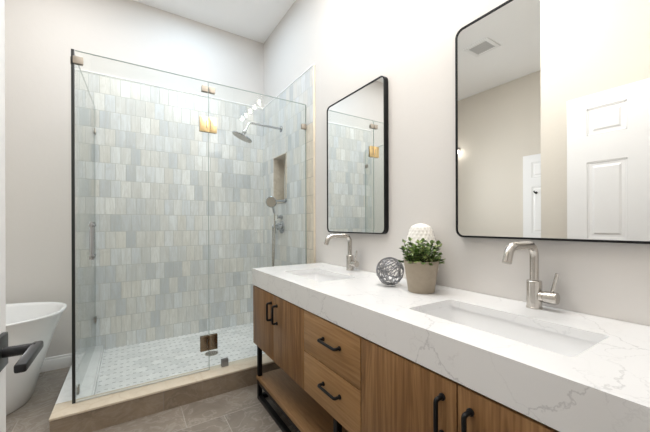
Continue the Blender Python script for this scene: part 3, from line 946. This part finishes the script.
# ------------------------------------------------------------------ wire ball
rng = random.Random(5)
bc = Vector((1.060, 1.080, KZ1 + 0.0675))
bm = bmesh.new()
for i in range(24):
    ax = Vector((rng.gauss(0, 1), rng.gauss(0, 1), rng.gauss(0, 1))).normalized()
    u_, v_ = frame_for(ax); h = rng.uniform(-.7, .7) * .065; rad = .065 * math.sqrt(max(.05, 1 - (h / .065) ** 2)); ph = rng.uniform(0, 6)
    pts = []
    for k_ in range(30):
        a = 2 * PI * k_ / 30
        wob = 1 + .012 * math.sin(3 * a + ph)
        p = ax * (h + .004 * math.sin(2 * a + ph)) + (u_ * math.cos(a) + v_ * math.sin(a)) * rad * wob
        p = p.normalized() * (.0658 - .0035 * (i % 3) / 2)
        pts.append(bc + p)
    tube(bm, pts, .0019, 6, closed=True)
tag(obj('wire_ball', bm, wire_m, None, (bc.x, bc.y, KZ1)), 'openwork silver wire ball beside the potted plant on the countertop', 'decoration')

# ------------------------------------------------------------------ vase behind the plant
vc = Vector((1.197, 1.010, KZ1))
bm = bmesh.new(); NS, NR = 96, 110
prof = []
for i in range(NR + 1):
    s = i / NR; z = s * .298
    if s < .40: r = .050 + (.094 - .050) * math.sin(s / .40 * PI / 2)
    else: r = .094 - (.094 - .046) * ((s - .40) / .60) ** 1.6
    if s > .93: r = r * math.sqrt(max(0, 1 - ((s - .93) / .07) ** 2)) * .75 + r * .25 * (1 - (s - .93) / .07)
    prof.append((r, z))
rings = []
for i, (r, z) in enumerate(prof):
    ring = []
    for k_ in range(NS):
        a = 2 * PI * k_ / NS
        b_ = (.5 + .5 * math.cos(18 * a + z * 190)) * (.5 + .5 * math.cos(18 * a - z * 190))
        rr = max(.0006, r + (.0045 * b_ if z > .02 and r > .02 else 0))
        ring.append(bm.verts.new(vc + Vector((math.cos(a) * rr * .62, math.sin(a) * rr, z))))
    rings.append(ring)
for a, b_ in zip(rings, rings[1:]):
    for k_ in range(NS): bm.faces.new((a[k_], a[(k_ + 1) % NS], b_[(k_ + 1) % NS], b_[k_]))
bm.faces.new(rings[0][::-1]); bm.faces.new(rings[-1])
tag(obj('ceramic_vase', bm, vase_m, None, vc, 80), 'tall white textured ceramic vase standing behind the potted plant', 'vase')

# ------------------------------------------------------------------ potted plant
pc = Vector((1.076, 0.905, KZ1))
t = thing('potted_plant', 'bushy green plant in a taupe tapered pot on the countertop', 'plant', pc)
bm = bmesh.new()
tube2(bm, pc, Vector((0, 0, 1)), [(0, .052), (.002, .055), (.120, .0725), (.134, .0745), (.136, .0735), (.135, .069), (.118, .067), (.112, .064)], 56, cap1=True)
obj('pot', bm, pot_m, t)
bm = bmesh.new(); tube2(bm, pc + Vector((0, 0, .1125)), Vector((0, 0, 1)), [(0, .0655), (.006, .06), (.008, .02)], 40); obj('soil', bm, soil_m, t)
rng = random.Random(11)
bs = bmesh.new(); bl = bmesh.new()


def leaf(bm, base, d, up, L, W, mi, curl):
    d = d.normalized(); side = d.cross(up).normalized(); nrm = side.cross(d).normalized()
    prof = [(0, .12), (.15, .6), (.4, 1.0), (.68, .98), (.9, .6), (1, .15)]
    rows_ = []
    for s, wv in prof:
        c_ = base + d * L * s - nrm * curl * L * s * s
        e = side * W * wv / 2
        rows_.append([bm.verts.new(c_ - e + nrm * W * .12 * wv), bm.verts.new(c_), bm.verts.new(c_ + e + nrm * W * .12 * wv)])
    for a, b_ in zip(rows_, rows_[1:]):
        for j in (0, 1):
            f = bm.faces.new((a[j], a[j + 1], b_[j + 1], b_[j])); f.material_index = mi
    # underside for thickness
    rows2 = [[bm.verts.new(v.co - nrm * .0012) for v in r] for r in rows_]
    for a, b_ in zip(rows2, rows2[1:]):
        for j in (0, 1):
            f = bm.faces.new((a[j], b_[j], b_[j + 1], a[j + 1])); f.material_index = mi


for i in range(58):
    a = rng.uniform(0, 2 * PI); el = rng.uniform(.10, 1.0)
    rad = .046 * math.sqrt(rng.random())
    b0 = pc + Vector((math.cos(a) * rad, math.sin(a) * rad, .112))
    tilt = rng.uniform(.05, 1.0)
    L = rng.uniform(.055, .112) * (1.0 if tilt < .7 else .66)
    dirv = Vector((math.cos(a) * math.sin(tilt), math.sin(a) * math.sin(tilt), math.cos(tilt)))
    pts = [b0 + dirv * L * s + Vector((0, 0, -.022 * s * s * (tilt > .6))) for s in (0, .33, .66, 1)]
    tube(bs, pts, [.0022, .0019, .0015, .001], 6)
    for j in range(5):
        s = .35 + .65 * j / 4
        p = b0 + dirv * L * s + Vector((0, 0, -.022 * s * s * (tilt > .6)))
        for q in range(2):
            aa = rng.uniform(0, 2 * PI)
            d = (dirv * .5 + Vector((math.cos(aa), math.sin(aa), rng.uniform(-.1, .7)))).normalized()
            leaf(bl, p, d, Vector((rng.uniform(-.3, .3), rng.uniform(-.3, .3), 1)), rng.uniform(.015, .022), rng.uniform(.012, .018), rng.choice((0, 0, 1, 2)), rng.uniform(.05, .3))
    leaf(bl, pts[-1], dirv, Vector((.3, .2, 1)), .018, .014, rng.choice((0, 2)), .1)
obj('stems', bs, stem_m, t)
fo = obj('foliage', bl, [leaf_a, leaf_b, leaf_c], t, smooth_angle=60)
